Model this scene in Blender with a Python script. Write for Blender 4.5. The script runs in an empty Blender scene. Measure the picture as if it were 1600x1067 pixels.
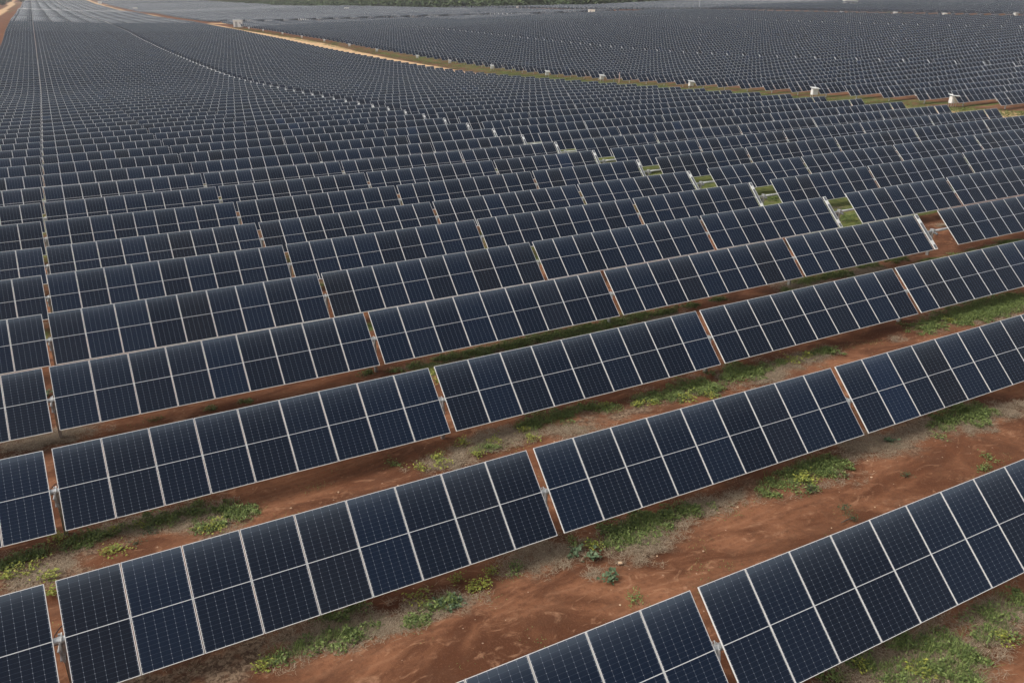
import bpy, math, random
import numpy as np
from mathutils import Matrix, Vector, Quaternion
random.seed(7); rng=np.random.default_rng(7)
sc=bpy.context.scene; COL=sc.collection
# ------------------------------------------------------------------ camera
YAW,PIT,ROL=0.49753,0.41157,0.02441
CAM=Vector((1.641,-8.101,11.028))
fw=Vector((math.sin(YAW)*math.cos(PIT),math.cos(YAW)*math.cos(PIT),-math.sin(PIT)))
rt=Vector((math.cos(YAW),-math.sin(YAW),0)); up=rt.cross(fw)
r2=rt*math.cos(ROL)+up*math.sin(ROL); u2=-rt*math.sin(ROL)+up*math.cos(ROL)
cd=bpy.data.cameras.new('camera'); cam=bpy.data.objects.new('camera',cd); COL.objects.link(cam)
M=Matrix.Identity(4)
for i in range(3): M[i][0]=r2[i]; M[i][1]=u2[i]; M[i][2]=-fw[i]; M[i][3]=CAM[i]
cam.matrix_world=M
cd.sensor_width=36; cd.lens=36*1268.03/1600; cd.clip_start=.1; cd.clip_end=12000
sc.camera=cam
# ------------------------------------------------------------------ light: overcast day
SUN_EL,SUN_AZ=math.radians(50),math.radians(283)      # azimuth clockwise from +Y
w=bpy.data.worlds.new('World'); sc.world=w; w.use_nodes=True
nt=w.node_tree; bg=nt.nodes['Background']
sky=nt.nodes.new('ShaderNodeTexSky'); sky.sky_type='NISHITA'; sky.sun_disc=False
sky.sun_elevation=SUN_EL; sky.sun_rotation=SUN_AZ
sky.air_density=1.0; sky.dust_density=7.0; sky.ozone_density=1.0; sky.altitude=0
hs=nt.nodes.new('ShaderNodeHueSaturation'); hs.inputs['Saturation'].default_value=.35     # cloud cover greys the sky
nt.links.new(sky.outputs[0],hs.inputs['Color']); nt.links.new(hs.outputs[0],bg.inputs[0]); bg.inputs[1].default_value=0.145
sd=bpy.data.lights.new('sun','SUN'); so=bpy.data.objects.new('sun',sd); COL.objects.link(so)
sd.energy=.85; sd.angle=math.radians(32); sd.color=(1,.96,.9)
sdir=Vector((math.sin(SUN_AZ)*math.cos(SUN_EL),math.cos(SUN_AZ)*math.cos(SUN_EL),math.sin(SUN_EL)))
so.rotation_euler=sdir.to_track_quat('Z','Y').to_euler()
sc.view_settings.view_transform='Standard'; sc.view_settings.look='None'
sc.view_settings.exposure=.15; sc.view_settings.gamma=1; sc.view_settings.use_curve_mapping=False
# ------------------------------------------------------------------ survey of the site
GREEN=[(12.45,5.28,0.76),(13.07,5.43,0.65),(13.99,5.42,0.49),(14.53,5.29,0.32),(17.11,5.14,0.53),(18.08,5.27,0.74),(19.27,5.43,0.73),(19.39,5.07,0.5),(24.94,5.39,0.7),(26.23,5.18,0.72),(26.3,5.67,0.61),(14.92,-0.6,0.46),(15.54,-0.73,0.47),(15.84,-1.1,0.55),(13.93,-0.78,0.45),(14.53,-1.2,0.6),(15.74,-1.46,0.47),(16.95,-1.27,0.41),(17.7,-1.0,0.51),(18.47,-0.94,0.43),(14.07,-0.35,0.3),(13.06,-0.6,0.29),(14.94,-1.33,0.46),(15.26,-1.79,0.61),(0.02,11.83,0.57),(-0.84,11.76,0.42),(2.0,11.86,0.57),(2.81,11.92,0.49),(3.57,11.49,0.56),(4.0,11.07,0.37),(3.15,10.87,0.4),(0.62,11.88,0.38),(-1.39,11.71,0.38),(4.87,5.94,0.33),(5.39,5.96,0.34),(4.2,5.25,0.32),(4.94,5.21,0.41),(5.27,5.14,0.3),(6.4,4.85,0.3),(7.17,5.06,0.36),(3.53,5.24,0.29),(11.3,11.15,0.36),(13.23,11.79,0.52),(13.95,11.8,0.63),(14.75,11.89,0.6),(15.48,11.85,0.43),(16.04,11.54,0.43),(17.61,11.51,0.54),(18.53,11.28,0.64),(19.63,11.57,0.75),(20.03,11.03,0.56),(21.77,11.64,0.93),(22.58,11.51,0.69),(26.25,11.53,0.59),(23.83,11.48,0.36),(31.95,11.29,0.9),(34.27,11.47,1.42),(37.0,11.51,1.5),(35.34,11.31,1.29),(38.39,11.51,1.03),(9.98,18.5,0.22),(11.02,18.24,0.29),(11.84,18.34,0.37),(13.22,18.43,0.5),(14.01,18.35,0.61),(14.88,18.39,0.61),(16.02,18.37,0.73),(17.28,18.47,0.74),(18.5,18.45,0.75),(19.71,18.36,0.77),(21.1,18.46,0.73),(22.53,18.56,0.69),(23.75,18.31,0.58),(25.28,18.4,0.42),(26.87,18.5,0.43),(30.66,17.87,0.39),(32.59,18.5,0.68),(34.5,18.62,0.91),(37.25,18.99,0.81),(39.67,18.94,0.76),(43.85,17.4,0.72),(47.88,17.81,0.69),(42.67,17.51,0.55),(45.44,17.35,0.74),(45.71,27.35,0.64),(44.87,26.77,0.54),(46.06,34.54,0.6),(46.17,42.05,0.54),(46.51,49.06,0.47),(47.11,34.97,0.4),(4.31,18.29,0.19),(5.37,18.26,0.19),(46.15,22.26,0.26),(48.92,22.46,0.27)]
DRY=[(3.5,5.68,0.89),(4.79,5.4,0.89),(5.85,5.15,0.74),(7.03,5.09,0.6),(7.82,4.77,0.39),(10.07,5.53,0.97),(10.75,4.44,0.25),(9.92,6.21,0.66),(12.42,4.83,0.91),(14.81,5.49,0.54),(16.45,5.32,0.65),(15.26,5.25,0.54),(21.44,5.68,0.97),(22.45,5.34,1.09),(23.95,5.35,1.03),(25.09,5.05,0.93),(27.56,4.95,0.75),(15.33,-1.03,1.24),(17.7,-1.0,0.84),(13.75,-0.78,0.74),(-0.28,10.94,0.92),(-0.83,10.82,0.73),(2.77,11.59,0.94),(1.22,11.8,0.94),(3.37,10.25,0.53),(9.95,11.01,0.87),(11.48,11.53,0.91),(12.37,11.51,0.82),(14.48,11.07,1.04),(16.46,11.02,0.86),(23.61,11.25,0.76),(25.12,11.44,0.78),(22.57,10.84,0.73),(29.71,11.08,0.43),(-0.19,18.69,0.95),(-1.09,18.71,0.95),(47.6,29.8,0.58),(48.54,22.71,0.45),(17.63,17.02,1.54),(23.23,17.64,1.14),(31.93,18.29,1.33),(36.29,18.18,1.43),(2.29,5.33,0.88),(1.15,5.96,0.6)]
WEED=[(8.47,11.65,'g',615,725),(9.68,11.35,'y',680,716),(9.69,10.9,'y',690,726),(8.97,11.01,'y',652,733),(10.82,11.76,'y',725,693),(10.85,10.9,'y',745,711),(11.67,11.32,'y',773,692),(7.89,5.79,'y',715,904),(7.96,5.25,'y',735,923),(8.25,5.17,'y',755,920),(6.81,5.51,'y',655,938),(8.73,5.62,'y',770,893),(3.19,5.13,'y',405,1045),(7.52,4.99,'b',715,943),(7.23,5.03,'b',695,948),(11.05,4.9,'b',925,873),(10.75,5.21,'b',898,868),(10.96,5.63,'g',895,850),(11.02,3.17,'g',990,938),(11.05,4.01,'b',958,905),(20.9,3.8,'d',1415,746),(17.85,3.06,'d',1330,812),(17.96,4.56,'d',1265,768),(23.82,3.22,'g',1547,720),(18.09,4.91,'y',1255,757),(18.43,5.07,'y',1262,748),(18.07,3.45,'d',1320,797),(9.17,5.32,'g',805,895),(11.33,5.33,'y',925,853),(-1.5,11.12,'y',10,903),(-1.03,11.16,'y',45,892),(1.46,11.93,'y',215,822),(0.65,10.98,'y',165,866),(1.01,10.9,'y',190,862),(3.24,10.75,'y',337,827),(0.92,11.87,'y',180,833),(-0.38,12.32,'y',92,842),(1.38,11.0,'d',215,852),(1.73,11.44,'d',235,832),(16.15,11.7,'y',950,636),(17.09,11.16,'y',1000,636),(17.56,11.01,'y',1022,634),(18.81,10.76,'y',1075,626),(19.6,10.67,'y',1106,620),(12.81,11.46,'y',820,676),(12.81,10.96,'y',832,686),(24.42,11.41,'y',1240,566),(25.18,11.41,'y',1263,560),(33.24,11.34,'y',1480,503),(17.06,-1.55,'y',1570,1000),(14.69,-1.29,'y',1435,1050),(13.76,-0.57,'y',1337,1039),(-0.58,10.46,'y',78,908),(-0.55,9.91,'y',80,928),(-0.66,22.48,'b',75,618),(12.17,17.36,'y',678,583),(11.99,16.51,'y',685,597),(23.15,2.97,'g',1537,735),(23.72,4.85,'g',1465,685),(22.23,5.46,'b',1387,690),(2.48,18.38,'g',240,657),(9.98,18.5,'g',575,585),(45.29,26.48,'y',1335,345)]
KX=[-14.0,0.0,10.5,21.0,31.5,42.0,53.0,64.0,75.0,86.0,97.0,115.0,141.0,168.0,195.0,222.0,250.0,277.0,331.0,400.0]
KR=[0.0,1.0,2.0,3.0,4.0,5.0,6.0,7.0,9.0,11.0,13.0,15.0,18.0,21.0,24.0,27.0,30.0,33.0,36.0,39.0,40.0,45.0,50.0,55.0,60.0,65.0,70.0,75.0,85.0,100.0,115.0,135.0,160.0,190.0,220.0,260.0]
KZ=[[-20,0,11,19,36,58,81,105,130,156,182,228,305,401,511,634,770,908,1196,1578],[-59,-40,-22,-12,6,27,48,71,95,120,146,192,270,368,480,605,743,882,1172,1556],[-95,-77,-59,-44,-24,-5,15,37,60,85,110,156,234,334,450,576,717,857,1149,1533],[-130,-109,-95,-79,-58,-38,-19,3,25,49,74,119,199,301,419,548,690,831,1125,1511],[-165,-146,-134,-118,-97,-77,-53,-33,-11,13,38,83,163,268,388,519,663,806,1102,1489],[-200,-184,-174,-157,-139,-119,-94,-70,-48,-24,1,46,127,234,357,491,637,781,1079,1467],[-235,-224,-212,-194,-177,-159,-133,-108,-85,-61,-36,8,91,201,327,463,610,756,1055,1445],[-267,-248,-238,-226,-211,-193,-170,-145,-121,-97,-73,-30,54,168,297,434,584,731,1032,1423],[-334,-313,-300,-286,-271,-254,-234,-213,-191,-169,-146,-106,-19,102,236,379,531,681,986,1378],[-408,-383,-366,-349,-332,-315,-296,-278,-260,-241,-220,-184,-92,37,177,323,479,632,939,1334],[-489,-460,-439,-417,-397,-378,-361,-346,-332,-316,-299,-263,-164,-26,119,269,427,582,893,1290],[-576,-542,-516,-491,-467,-447,-431,-419,-407,-395,-380,-343,-237,-87,61,214,376,533,847,1245],[-709,-672,-642,-613,-587,-565,-549,-537,-526,-514,-500,-461,-346,-186,-30,129,296,458,776,1178],[-831,-792,-761,-731,-704,-682,-666,-654,-644,-633,-617,-574,-454,-288,-123,43,216,382,706,1112],[-948,-906,-875,-845,-817,-795,-779,-767,-757,-745,-729,-681,-557,-386,-214,-41,138,309,639,1048],[-1068,-1025,-992,-960,-931,-907,-890,-877,-866,-853,-835,-783,-654,-477,-297,-117,68,243,578,988],[-1180,-1137,-1103,-1069,-1039,-1013,-994,-980,-967,-951,-931,-875,-739,-556,-369,-183,7,186,524,935],[-1259,-1218,-1185,-1152,-1121,-1096,-1076,-1060,-1045,-1027,-1005,-945,-804,-617,-425,-235,-41,141,477,887],[-1297,-1259,-1230,-1201,-1175,-1152,-1133,-1117,-1101,-1082,-1057,-994,-849,-659,-465,-274,-81,102,435,844],[-1320,-1287,-1263,-1239,-1216,-1196,-1179,-1163,-1145,-1124,-1097,-1031,-880,-685,-492,-305,-116,63,394,802],[-1326,-1296,-1273,-1251,-1230,-1211,-1194,-1178,-1160,-1138,-1110,-1042,-889,-692,-500,-315,-127,50,381,789],[-1368,-1343,-1324,-1306,-1288,-1271,-1254,-1238,-1219,-1195,-1165,-1090,-925,-720,-533,-356,-177,-8,319,724],[-1409,-1389,-1374,-1359,-1343,-1328,-1311,-1293,-1272,-1246,-1213,-1133,-959,-747,-565,-395,-225,-63,260,664],[-1434,-1419,-1407,-1395,-1382,-1367,-1350,-1331,-1307,-1279,-1243,-1161,-985,-773,-596,-431,-266,-109,208,608],[-1447,-1437,-1429,-1420,-1409,-1396,-1379,-1359,-1334,-1303,-1267,-1187,-1017,-811,-640,-481,-319,-165,146,542],[-1455,-1451,-1447,-1442,-1435,-1426,-1411,-1393,-1370,-1342,-1308,-1236,-1082,-893,-728,-570,-410,-257,53,448],[-1435,-1442,-1445,-1447,-1446,-1442,-1433,-1419,-1400,-1377,-1348,-1288,-1157,-990,-831,-676,-517,-364,-55,340],[-1390,-1408,-1420,-1430,-1436,-1439,-1435,-1426,-1411,-1392,-1368,-1319,-1209,-1064,-915,-765,-610,-460,-154,239],[-1424,-1454,-1475,-1494,-1508,-1518,-1521,-1517,-1507,-1493,-1474,-1435,-1342,-1212,-1072,-928,-776,-628,-326,66],[-1495,-1534,-1560,-1584,-1604,-1619,-1627,-1628,-1624,-1614,-1601,-1570,-1490,-1374,-1242,-1103,-954,-808,-509,-120],[-1674,-1718,-1750,-1778,-1803,-1822,-1835,-1841,-1842,-1837,-1829,-1805,-1735,-1629,-1504,-1369,-1223,-1079,-782,-395],[-1882,-1931,-1966,-1998,-2027,-2049,-2065,-2075,-2079,-2078,-2073,-2053,-1991,-1893,-1774,-1643,-1500,-1358,-1063,-677],[-2062,-2114,-2150,-2183,-2213,-2237,-2255,-2267,-2273,-2275,-2271,-2255,-2199,-2107,-1993,-1865,-1724,-1583,-1290,-905],[-2522,-2569,-2603,-2634,-2662,-2684,-2700,-2710,-2714,-2714,-2709,-2694,-2641,-2554,-2443,-2318,-2178,-2038,-1747,-1363],[-2735,-2780,-2811,-2840,-2866,-2886,-2900,-2908,-2911,-2909,-2903,-2887,-2837,-2752,-2644,-2520,-2382,-2242,-1952,-1569],[-3006,-3049,-3079,-3107,-3132,-3151,-3166,-3174,-3177,-3176,-3171,-3155,-3106,-3023,-2915,-2792,-2655,-2516,-2226,-1843]]
PR,SH,TH0=6.15059,-.0705,0.73398
THR=[.0025,.0171,-.0028,0,-.0055,.0134,-.0429,.0286]
W,L,G,GS,GA=1.154,2.196,0.1805,0.3115,2.0037
DROP=1.45
KXA=np.array([-4000.,-60]+KX+[480,620,950,4000]); KRA=np.array([-600.,-20,-4]+KR+[330,420,700,1200])
_z=np.array(KZ)/100.
_z=np.column_stack([_z[:,0]+.3,_z[:,0]+.3,_z,_z[:,-1]+3.2,_z[:,-1]+6.5,_z[:,-1]+9,_z[:,-1]+9])
_s=(_z[1]-_z[0])
_z=np.vstack([_z[0]-_s*6,_z[0]-_s*6,_z[0]-_s*4,_z,_z[-1]-1.2,_z[-1]-0.5,_z[-1]+4,_z[-1]+10])
KZA=_z
def tube_z(x0,r):
    """height of the torque tubes over lattice column x0 and row r (arrays)"""
    x0=np.asarray(x0,float); r=np.asarray(r,float)
    a=np.clip(np.searchsorted(KRA,r,side='right')-1,0,len(KRA)-2); b=(r-KRA[a])/(KRA[a+1]-KRA[a])
    c=np.clip(np.searchsorted(KXA,x0,side='right')-1,0,len(KXA)-2); d=(x0-KXA[c])/(KXA[c+1]-KXA[c])
    b=np.clip(b,0,1); d=np.clip(d,0,1)
    return (KZA[a,c]*(1-d)+KZA[a,c+1]*d)*(1-b)+(KZA[a+1,c]*(1-d)+KZA[a+1,c+1]*d)*b
def ground_z(x,y):
    r=np.asarray(y,float)/PR
    return tube_z(np.asarray(x,float)-SH*r,r)-DROP
def gz(x,y): return float(ground_z(np.array([x]),np.array([y]))[0])
FORX=[90,285,300,330,353,362,395,470,540,560]; FORR=[999,300,172,143,126,108,93,98,96,999]     # edge of the forest
# ------------------------------------------------------------------ helpers
def newmat(name): 
    m=bpy.data.materials.new(name); m.use_nodes=True
    return m,m.node_tree,m.node_tree.nodes['Principled BSDF']
def simple(name,col,rough=.6,metal=0,spec=.5,noise=0.0,scale=8):
    m,t,b=newmat(name); b.inputs['Roughness'].default_value=rough; b.inputs['Metallic'].default_value=metal
    b.inputs['Specular IOR Level'].default_value=spec
    n=t.nodes.new('ShaderNodeTexNoise'); n.inputs['Scale'].default_value=scale; n.inputs['Detail'].default_value=5
    co=t.nodes.new('ShaderNodeTexCoord'); t.links.new(co.outputs['Object'],n.inputs['Vector'])
    r=t.nodes.new('ShaderNodeValToRGB'); k=noise
    r.color_ramp.elements[0].color=(*[c*(1-k) for c in col],1); r.color_ramp.elements[1].color=(*[min(1,c*(1+k)) for c in col],1)
    r.color_ramp.elements[0].position=.3; r.color_ramp.elements[1].position=.7
    t.links.new(n.outputs['Fac'],r.inputs[0]); t.links.new(r.outputs[0],b.inputs['Base Color'])
    return m
class N:   # tiny node maths helper
    def __init__(s,t): s.t=t
    def m(s,op,a,b=None,c=None):
        n=s.t.nodes.new('ShaderNodeMath'); n.operation=op
        for i,v in enumerate((a,b,c)):
            if v is None: continue
            if hasattr(v,'links'): s.t.links.new(v,n.inputs[i])
            else: n.inputs[i].default_value=v
        return n.outputs[0]
    def mix(s,f,a,b):
        n=s.t.nodes.new('ShaderNodeMix'); n.data_type='RGBA'
        for i,v in ((0,f),(6,a),(7,b)):
            if hasattr(v,'links'): s.t.links.new(v,n.inputs[i])
            else: n.inputs[i].default_value=v if i==0 else (*v,1)
        return n.outputs[2]
    def ss(s,v,lo,hi):
        n=s.t.nodes.new('ShaderNodeMapRange'); n.interpolation_type='SMOOTHSTEP'
        s.t.links.new(v,n.inputs[0]); n.inputs[1].default_value=lo; n.inputs[2].default_value=hi
        return n.outputs[0]
    def noise(s,vec,scale,detail=4,rough=.55,dist=0):
        n=s.t.nodes.new('ShaderNodeTexNoise'); n.inputs['Scale'].default_value=scale
        n.inputs['Detail'].default_value=detail; n.inputs['Roughness'].default_value=rough; n.inputs['Distortion'].default_value=dist
        if vec is not None: s.t.links.new(vec,n.inputs['Vector'])
        return n
# glass of the modules: 6 x 24 half cells under glass, UV = (module number + across, along)
def glass_mat(name,far=False):
    m,t,b=newmat(name); n=N(t); L_=t.links.new
    uv=t.nodes.new('ShaderNodeUVMap'); sp=t.nodes.new('ShaderNodeSeparateXYZ'); L_(uv.outputs[0],sp.inputs[0])
    u,v=sp.outputs[0],sp.outputs[1]
    fu=n.m('FRACT',u); iu=n.m('FLOOR',u)
    oi=t.nodes.new('ShaderNodeObjectInfo')
    wn=t.nodes.new('ShaderNodeTexWhiteNoise'); wn.noise_dimensions='2D'
    cb=t.nodes.new('ShaderNodeCombineXYZ'); L_(iu,cb.inputs[0]); L_(n.m('MULTIPLY',oi.outputs['Random'],977.),cb.inputs[1]); L_(cb.outputs[0],wn.inputs['Vector'])
    rnd=wn.outputs['Value']; rc=t.nodes.new('ShaderNodeSeparateColor'); L_(wn.outputs['Color'],rc.inputs[0])
    x=n.m('MULTIPLY',fu,1.138); y=n.m('MULTIPLY',v,2.196)
    # columns of cells, margins 27 mm
    cx=n.m('MULTIPLY',n.m('SUBTRACT',x,.027),6/1.084)
    dx=n.m('ABSOLUTE',n.m('SUBTRACT',n.m('FRACT',n.m('ADD',cx,.5)),.5))     # 0 on a column line
    cy=n.m('MULTIPLY',n.m('SUBTRACT',y,.030),24/2.136)
    dy=n.m('ABSOLUTE',n.m('SUBTRACT',n.m('FRACT',n.m('ADD',cy,.5)),.5))
    colline=n.m('LESS_THAN',dx,.0120); rowline=n.m('LESS_THAN',dy,.024)
    dia=n.m('LESS_THAN',n.m('ADD',n.m('MULTIPLY',dx,.18),n.m('MULTIPLY',dy,.089)),.0082)
    mid=n.m('LESS_THAN',n.m('ABSOLUTE',n.m('SUBTRACT',y,1.098)),.0075)
    # fine busbars
    bb=n.m('LESS_THAN',n.m('ABSOLUTE',n.m('SUBTRACT',n.m('FRACT',n.m('MULTIPLY',cx,10.)),.5)),.05)
    tint=n.mix(n.ss(rnd,0,1),(.0042,.0082,.0180),(.0050,.0120,.0285))
    blue=n.m('GREATER_THAN',rc.outputs[0],.993)
    tint=n.mix(n.m('MULTIPLY',blue,.8),tint,(.008,.019,.046))
    brn=n.m('GREATER_THAN',rc.outputs[1],.9)
    tint=n.mix(n.m('MULTIPLY',brn,.4),tint,(.009,.0095,.012))
    c=n.mix(n.m('MULTIPLY',bb,.10),tint,(.16,.17,.19))
    c=n.mix(n.m('MULTIPLY',rowline,.14),c,(.30,.34,.40))
    c=n.mix(n.m('MULTIPLY',colline,.42),c,(.24,.28,.36))
    c=n.mix(n.m('MULTIPLY',dia,.60),c,(.50,.53,.58))
    c=n.mix(n.m('MULTIPLY',mid,.95),c,(.66,.66,.66))
    # thin dust all over; streaky blue-grey tone, stronger towards the upper edge
    tc=t.nodes.new('ShaderNodeTexCoord'); ns=n.noise(tc.outputs['Object'],1.3,5,.6); ns2=n.noise(tc.outputs['Object'],5.,5,.65)
    edge=n.m('POWER',n.ss(v,.55,1.04),1.6)
    du=n.m('MULTIPLY',edge,n.m('ADD',.02,n.m('MULTIPLY',ns.outputs['Fac'],.07)))
    du=n.m('ADD',du,n.m('MULTIPLY',n.m('SUBTRACT',ns2.outputs['Fac'],.35),.010))
    du=n.m('ADD',du,n.m('MULTIPLY',rc.outputs[2],.006)); du=n.m('ADD',du,n.m('MULTIPLY',n.m('POWER',n.ss(v,.80,1.0),3.),.11))
    du=n.m('MAXIMUM',du,0.)
    c=n.mix(du,c,(.38,.46,.54))
    rough=.16
    if far:
        fr=n.m('MAXIMUM',n.m('GREATER_THAN',n.m('ABSOLUTE',n.m('SUBTRACT',fu,.5)),.478),n.m('GREATER_THAN',n.m('ABSOLUTE',n.m('SUBTRACT',v,.5)),.4915))
        c=n.mix(fr,c,(.64,.63,.59))
        rough=n.m('ADD',.16,n.m('MULTIPLY',fr,.4))
    L_(c,b.inputs['Base Color'])
    if far: L_(rough,b.inputs['Roughness'])
    else: b.inputs['Roughness'].default_value=rough
    b.inputs['Specular IOR Level'].default_value=.22
    return m
M_GLASS=glass_mat('panel_glass'); M_GFAR=glass_mat('panel_glass_far',True)
M_FRAME=simple('anodised_frame',(.74,.735,.71),.45,.0,noise=.06)
M_BACK=simple('backsheet',(.55,.55,.54),.6)
M_GALV=simple('galvanised_steel',(.52,.53,.52),.45,.6,noise=.18,scale=14)
M_WHITE=simple('white_paint',(.74,.74,.71),.5,noise=.08,scale=2.5)
M_WHITE2=simple('weathered_white_steel',(.72,.71,.67),.5,noise=.10,scale=3)
M_DARK=simple('black_cable',(.018,.018,.02),.5)
M_MOTOR=simple('motor_grey',(.10,.105,.11),.4)
M_GREYC=simple('grey_cell',(.13,.14,.15),.3,noise=.1)
M_DOOR=simple('grey_door',(.33,.34,.34),.5)
# ---- soil
def soil_mat(name):
    m,t,b=newmat(name); n=N(t); L_=t.links.new
    tc=t.nodes.new('ShaderNodeTexCoord'); o=tc.outputs['Object']
    mp=t.nodes.new('ShaderNodeMapping'); mp.inputs['Scale'].default_value=(.55,1.,1.); L_(o,mp.inputs[0])
    a=n.noise(mp.outputs[0],.55,7,.6,.8); a2=n.noise(o,.17,4); a3=n.noise(o,7.,6,.7); a4=n.noise(mp.outputs[0],2.2,6,.65,2.0)
    c=n.mix(n.ss(a.outputs['Fac'],.40,.66),(.092,.036,.0175),(.250,.110,.056))
    c=n.mix(n.m('MULTIPLY',n.ss(a4.outputs['Fac'],.54,.70),.6),c,(.38,.205,.118))
    c=n.mix(n.m('MULTIPLY',n.ss(a2.outputs['Fac'],.52,.66),.5),c,(.165,.062,.028))
    c=n.mix(n.m('MULTIPLY',n.ss(a3.outputs['Fac'],.48,.66),.42),c,(.085,.034,.018))
    a5=n.noise(o,30.,5,.75); c=n.mix(n.m('MULTIPLY',n.ss(a5.outputs['Fac'],.52,.68),.28),c,(.33,.17,.10))
    a6=n.noise(o,1.1,8,.72,.4); c=n.mix(n.m('MULTIPLY',n.ss(a6.outputs['Fac'],.50,.62),.35),c,(.105,.050,.028))
    wv=t.nodes.new('ShaderNodeTexWave'); wv.bands_direction='Y'; wv.inputs['Scale'].default_value=1.1; wv.inputs['Distortion'].default_value=9; wv.inputs['Detail'].default_value=4; wv.inputs['Detail Scale'].default_value=.6
    L_(mp.outputs[0],wv.inputs['Vector'])
    c=n.mix(n.m('MULTIPLY',n.m('MULTIPLY',n.ss(wv.outputs['Fac'],.72,.98),n.ss(a.outputs['Fac'],.48,.60)),.10),c,(.40,.23,.14))
    # scattered pale grit
    vo=t.nodes.new('ShaderNodeTexVoronoi'); vo.inputs['Scale'].default_value=5.5; L_(o,vo.inputs['Vector'])
    sp=t.nodes.new('ShaderNodeSeparateColor'); L_(vo.outputs['Color'],sp.inputs[0])
    gr=n.m('MULTIPLY',n.m('LESS_THAN',vo.outputs['Distance'],.11),n.m('GREATER_THAN',sp.outputs[0],.86))
    c=n.mix(n.m('MULTIPLY',gr,.6),c,(.50,.36,.26))
    at=t.nodes.new('ShaderNodeAttribute'); at.attribute_name='litter'
    lit=n.noise(o,9.,6,.75,.5); lit2=n.noise(o,1.6,4,.6)
    li=n.m('MULTIPLY',at.outputs['Fac'],n.m('ADD',.35,n.m('MULTIPLY',n.ss(lit2.outputs['Fac'],.4,.6),.65)))
    lc=n.mix(n.ss(lit.outputs['Fac'],.42,.62),(.075,.045,.028),(.27,.19,.125))
    c=n.mix(n.ss(li,.12,.75),c,lc)
    ag=t.nodes.new('ShaderNodeAttribute'); ag.attribute_name='verge'
    vn=n.noise(o,.35,6,.65,1.); vn2=n.noise(o,2.4,5,.7)
    gc=n.mix(n.ss(vn2.outputs['Fac'],.38,.62),(.060,.078,.022),(.150,.160,.050))
    c=n.mix(n.ss(n.m('ADD',ag.outputs['Fac'],n.m('MULTIPLY',n.m('SUBTRACT',vn.outputs['Fac'],.5),1.7)),.45,.72),c,gc)
    ap=t.nodes.new('ShaderNodeAttribute'); ap.attribute_name='sand'
    pn=n.noise(mp.outputs[0],.8,5,.6)
    pc=n.mix(n.ss(pn.outputs['Fac'],.35,.65),(.50,.315,.160),(.62,.43,.25))
    c=n.mix(n.ss(ap.outputs['Fac'],.25,.75),c,pc)
    L_(c,b.inputs['Base Color']); b.inputs['Roughness'].default_value=.95; b.inputs['Specular IOR Level'].default_value=.15
    bp=t.nodes.new('ShaderNodeBump'); bp.inputs['Strength'].default_value=.5; bp.inputs['Distance'].default_value=.09
    hh=n.m('ADD',n.m('MULTIPLY',a3.outputs['Fac'],.35),n.m('ADD',n.m('MULTIPLY',a4.outputs['Fac'],.8),n.m('MULTIPLY',n.noise(o,26.,4).outputs['Fac'],.15)))
    L_(hh,bp.inputs['Height']); L_(bp.outputs[0],b.inputs['Normal'])
    return m
M_SOIL=soil_mat('red_soil')
def leaf_mat(name,c1,c2,rough=.6):
    m,t,b=newmat(name); n=N(t); g=t.nodes.new('ShaderNodeNewGeometry')
    c=n.mix(g.outputs['Random Per Island'],c1,c2); t.links.new(c,b.inputs['Base Color']); b.inputs['Roughness'].default_value=rough
    b.inputs['Specular IOR Level'].default_value=.25
    return m
M_LEAF=leaf_mat('weed_leaf',(.055,.085,.024),(.215,.270,.080))
M_LEAFD=leaf_mat('dark_leaf',(.030,.055,.022),(.075,.10,.045))
M_LEAFY=leaf_mat('yellow_leaf',(.13,.16,.035),(.34,.34,.06))
M_LEAFB=leaf_mat('blue_green_leaf',(.060,.095,.045),(.13,.18,.095))
M_STRAW=leaf_mat('straw',(.16,.115,.075),(.42,.33,.225))
M_BARK=simple('bark',(.10,.07,.05),.9,noise=.3)
M_TREE=leaf_mat('tree_foliage',(.035,.065,.022),(.105,.14,.050))

def mk(name,mesh,parent=None,loc=None,mat4=None,link=True):
    o=bpy.data.objects.new(name,mesh); COL.objects.link(o)
    if parent is not None: o.parent=parent
    if mat4 is not None: o.matrix_basis=mat4
    elif loc is not None: o.location=loc
    return o
def mesh(name,vs,fs,mats,mi=None,uv=None,smooth=False):
    me=bpy.data.meshes.new(name); me.from_pydata([tuple(map(float,v)) for v in vs],[],fs)
    for m in mats: me.materials.append(m)
    if mi is not None: me.polygons.foreach_set('material_index',mi)
    if uv is not None:
        l=me.uv_layers.new(name='UVMap'); l.data.foreach_set('uv',np.array(uv,float).ravel())
    if smooth: me.polygons.foreach_set('use_smooth',[True]*len(fs))
    me.update(); return me
def npmesh(name,V,F,mats,mi=None,uv=None):
    """V (n,3) float, F (m,k) int, all faces with k corners"""
    V=np.asarray(V,np.float32); F=np.asarray(F,np.int32); k=F.shape[1]
    me=bpy.data.meshes.new(name); me.vertices.add(len(V)); me.vertices.foreach_set('co',V.ravel())
    me.loops.add(F.size); me.loops.foreach_set('vertex_index',F.ravel())
    me.polygons.add(len(F)); me.polygons.foreach_set('loop_start',np.arange(0,F.size,k,dtype=np.int32))
    me.polygons.foreach_set('loop_total',np.full(len(F),k,np.int32))
    for m in mats: me.materials.append(m)
    if mi is not None: me.polygons.foreach_set('material_index',np.asarray(mi,np.int32))
    if uv is not None:
        l=me.uv_layers.new(name='UVMap'); l.data.foreach_set('uv',np.asarray(uv,np.float32).ravel())
    me.update(calc_edges=True); me.validate(); return me
def tag(o,label,cat,group=None):
    o['label']=label; o['category']=cat
    if group: o['group']=group
    return o
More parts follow.
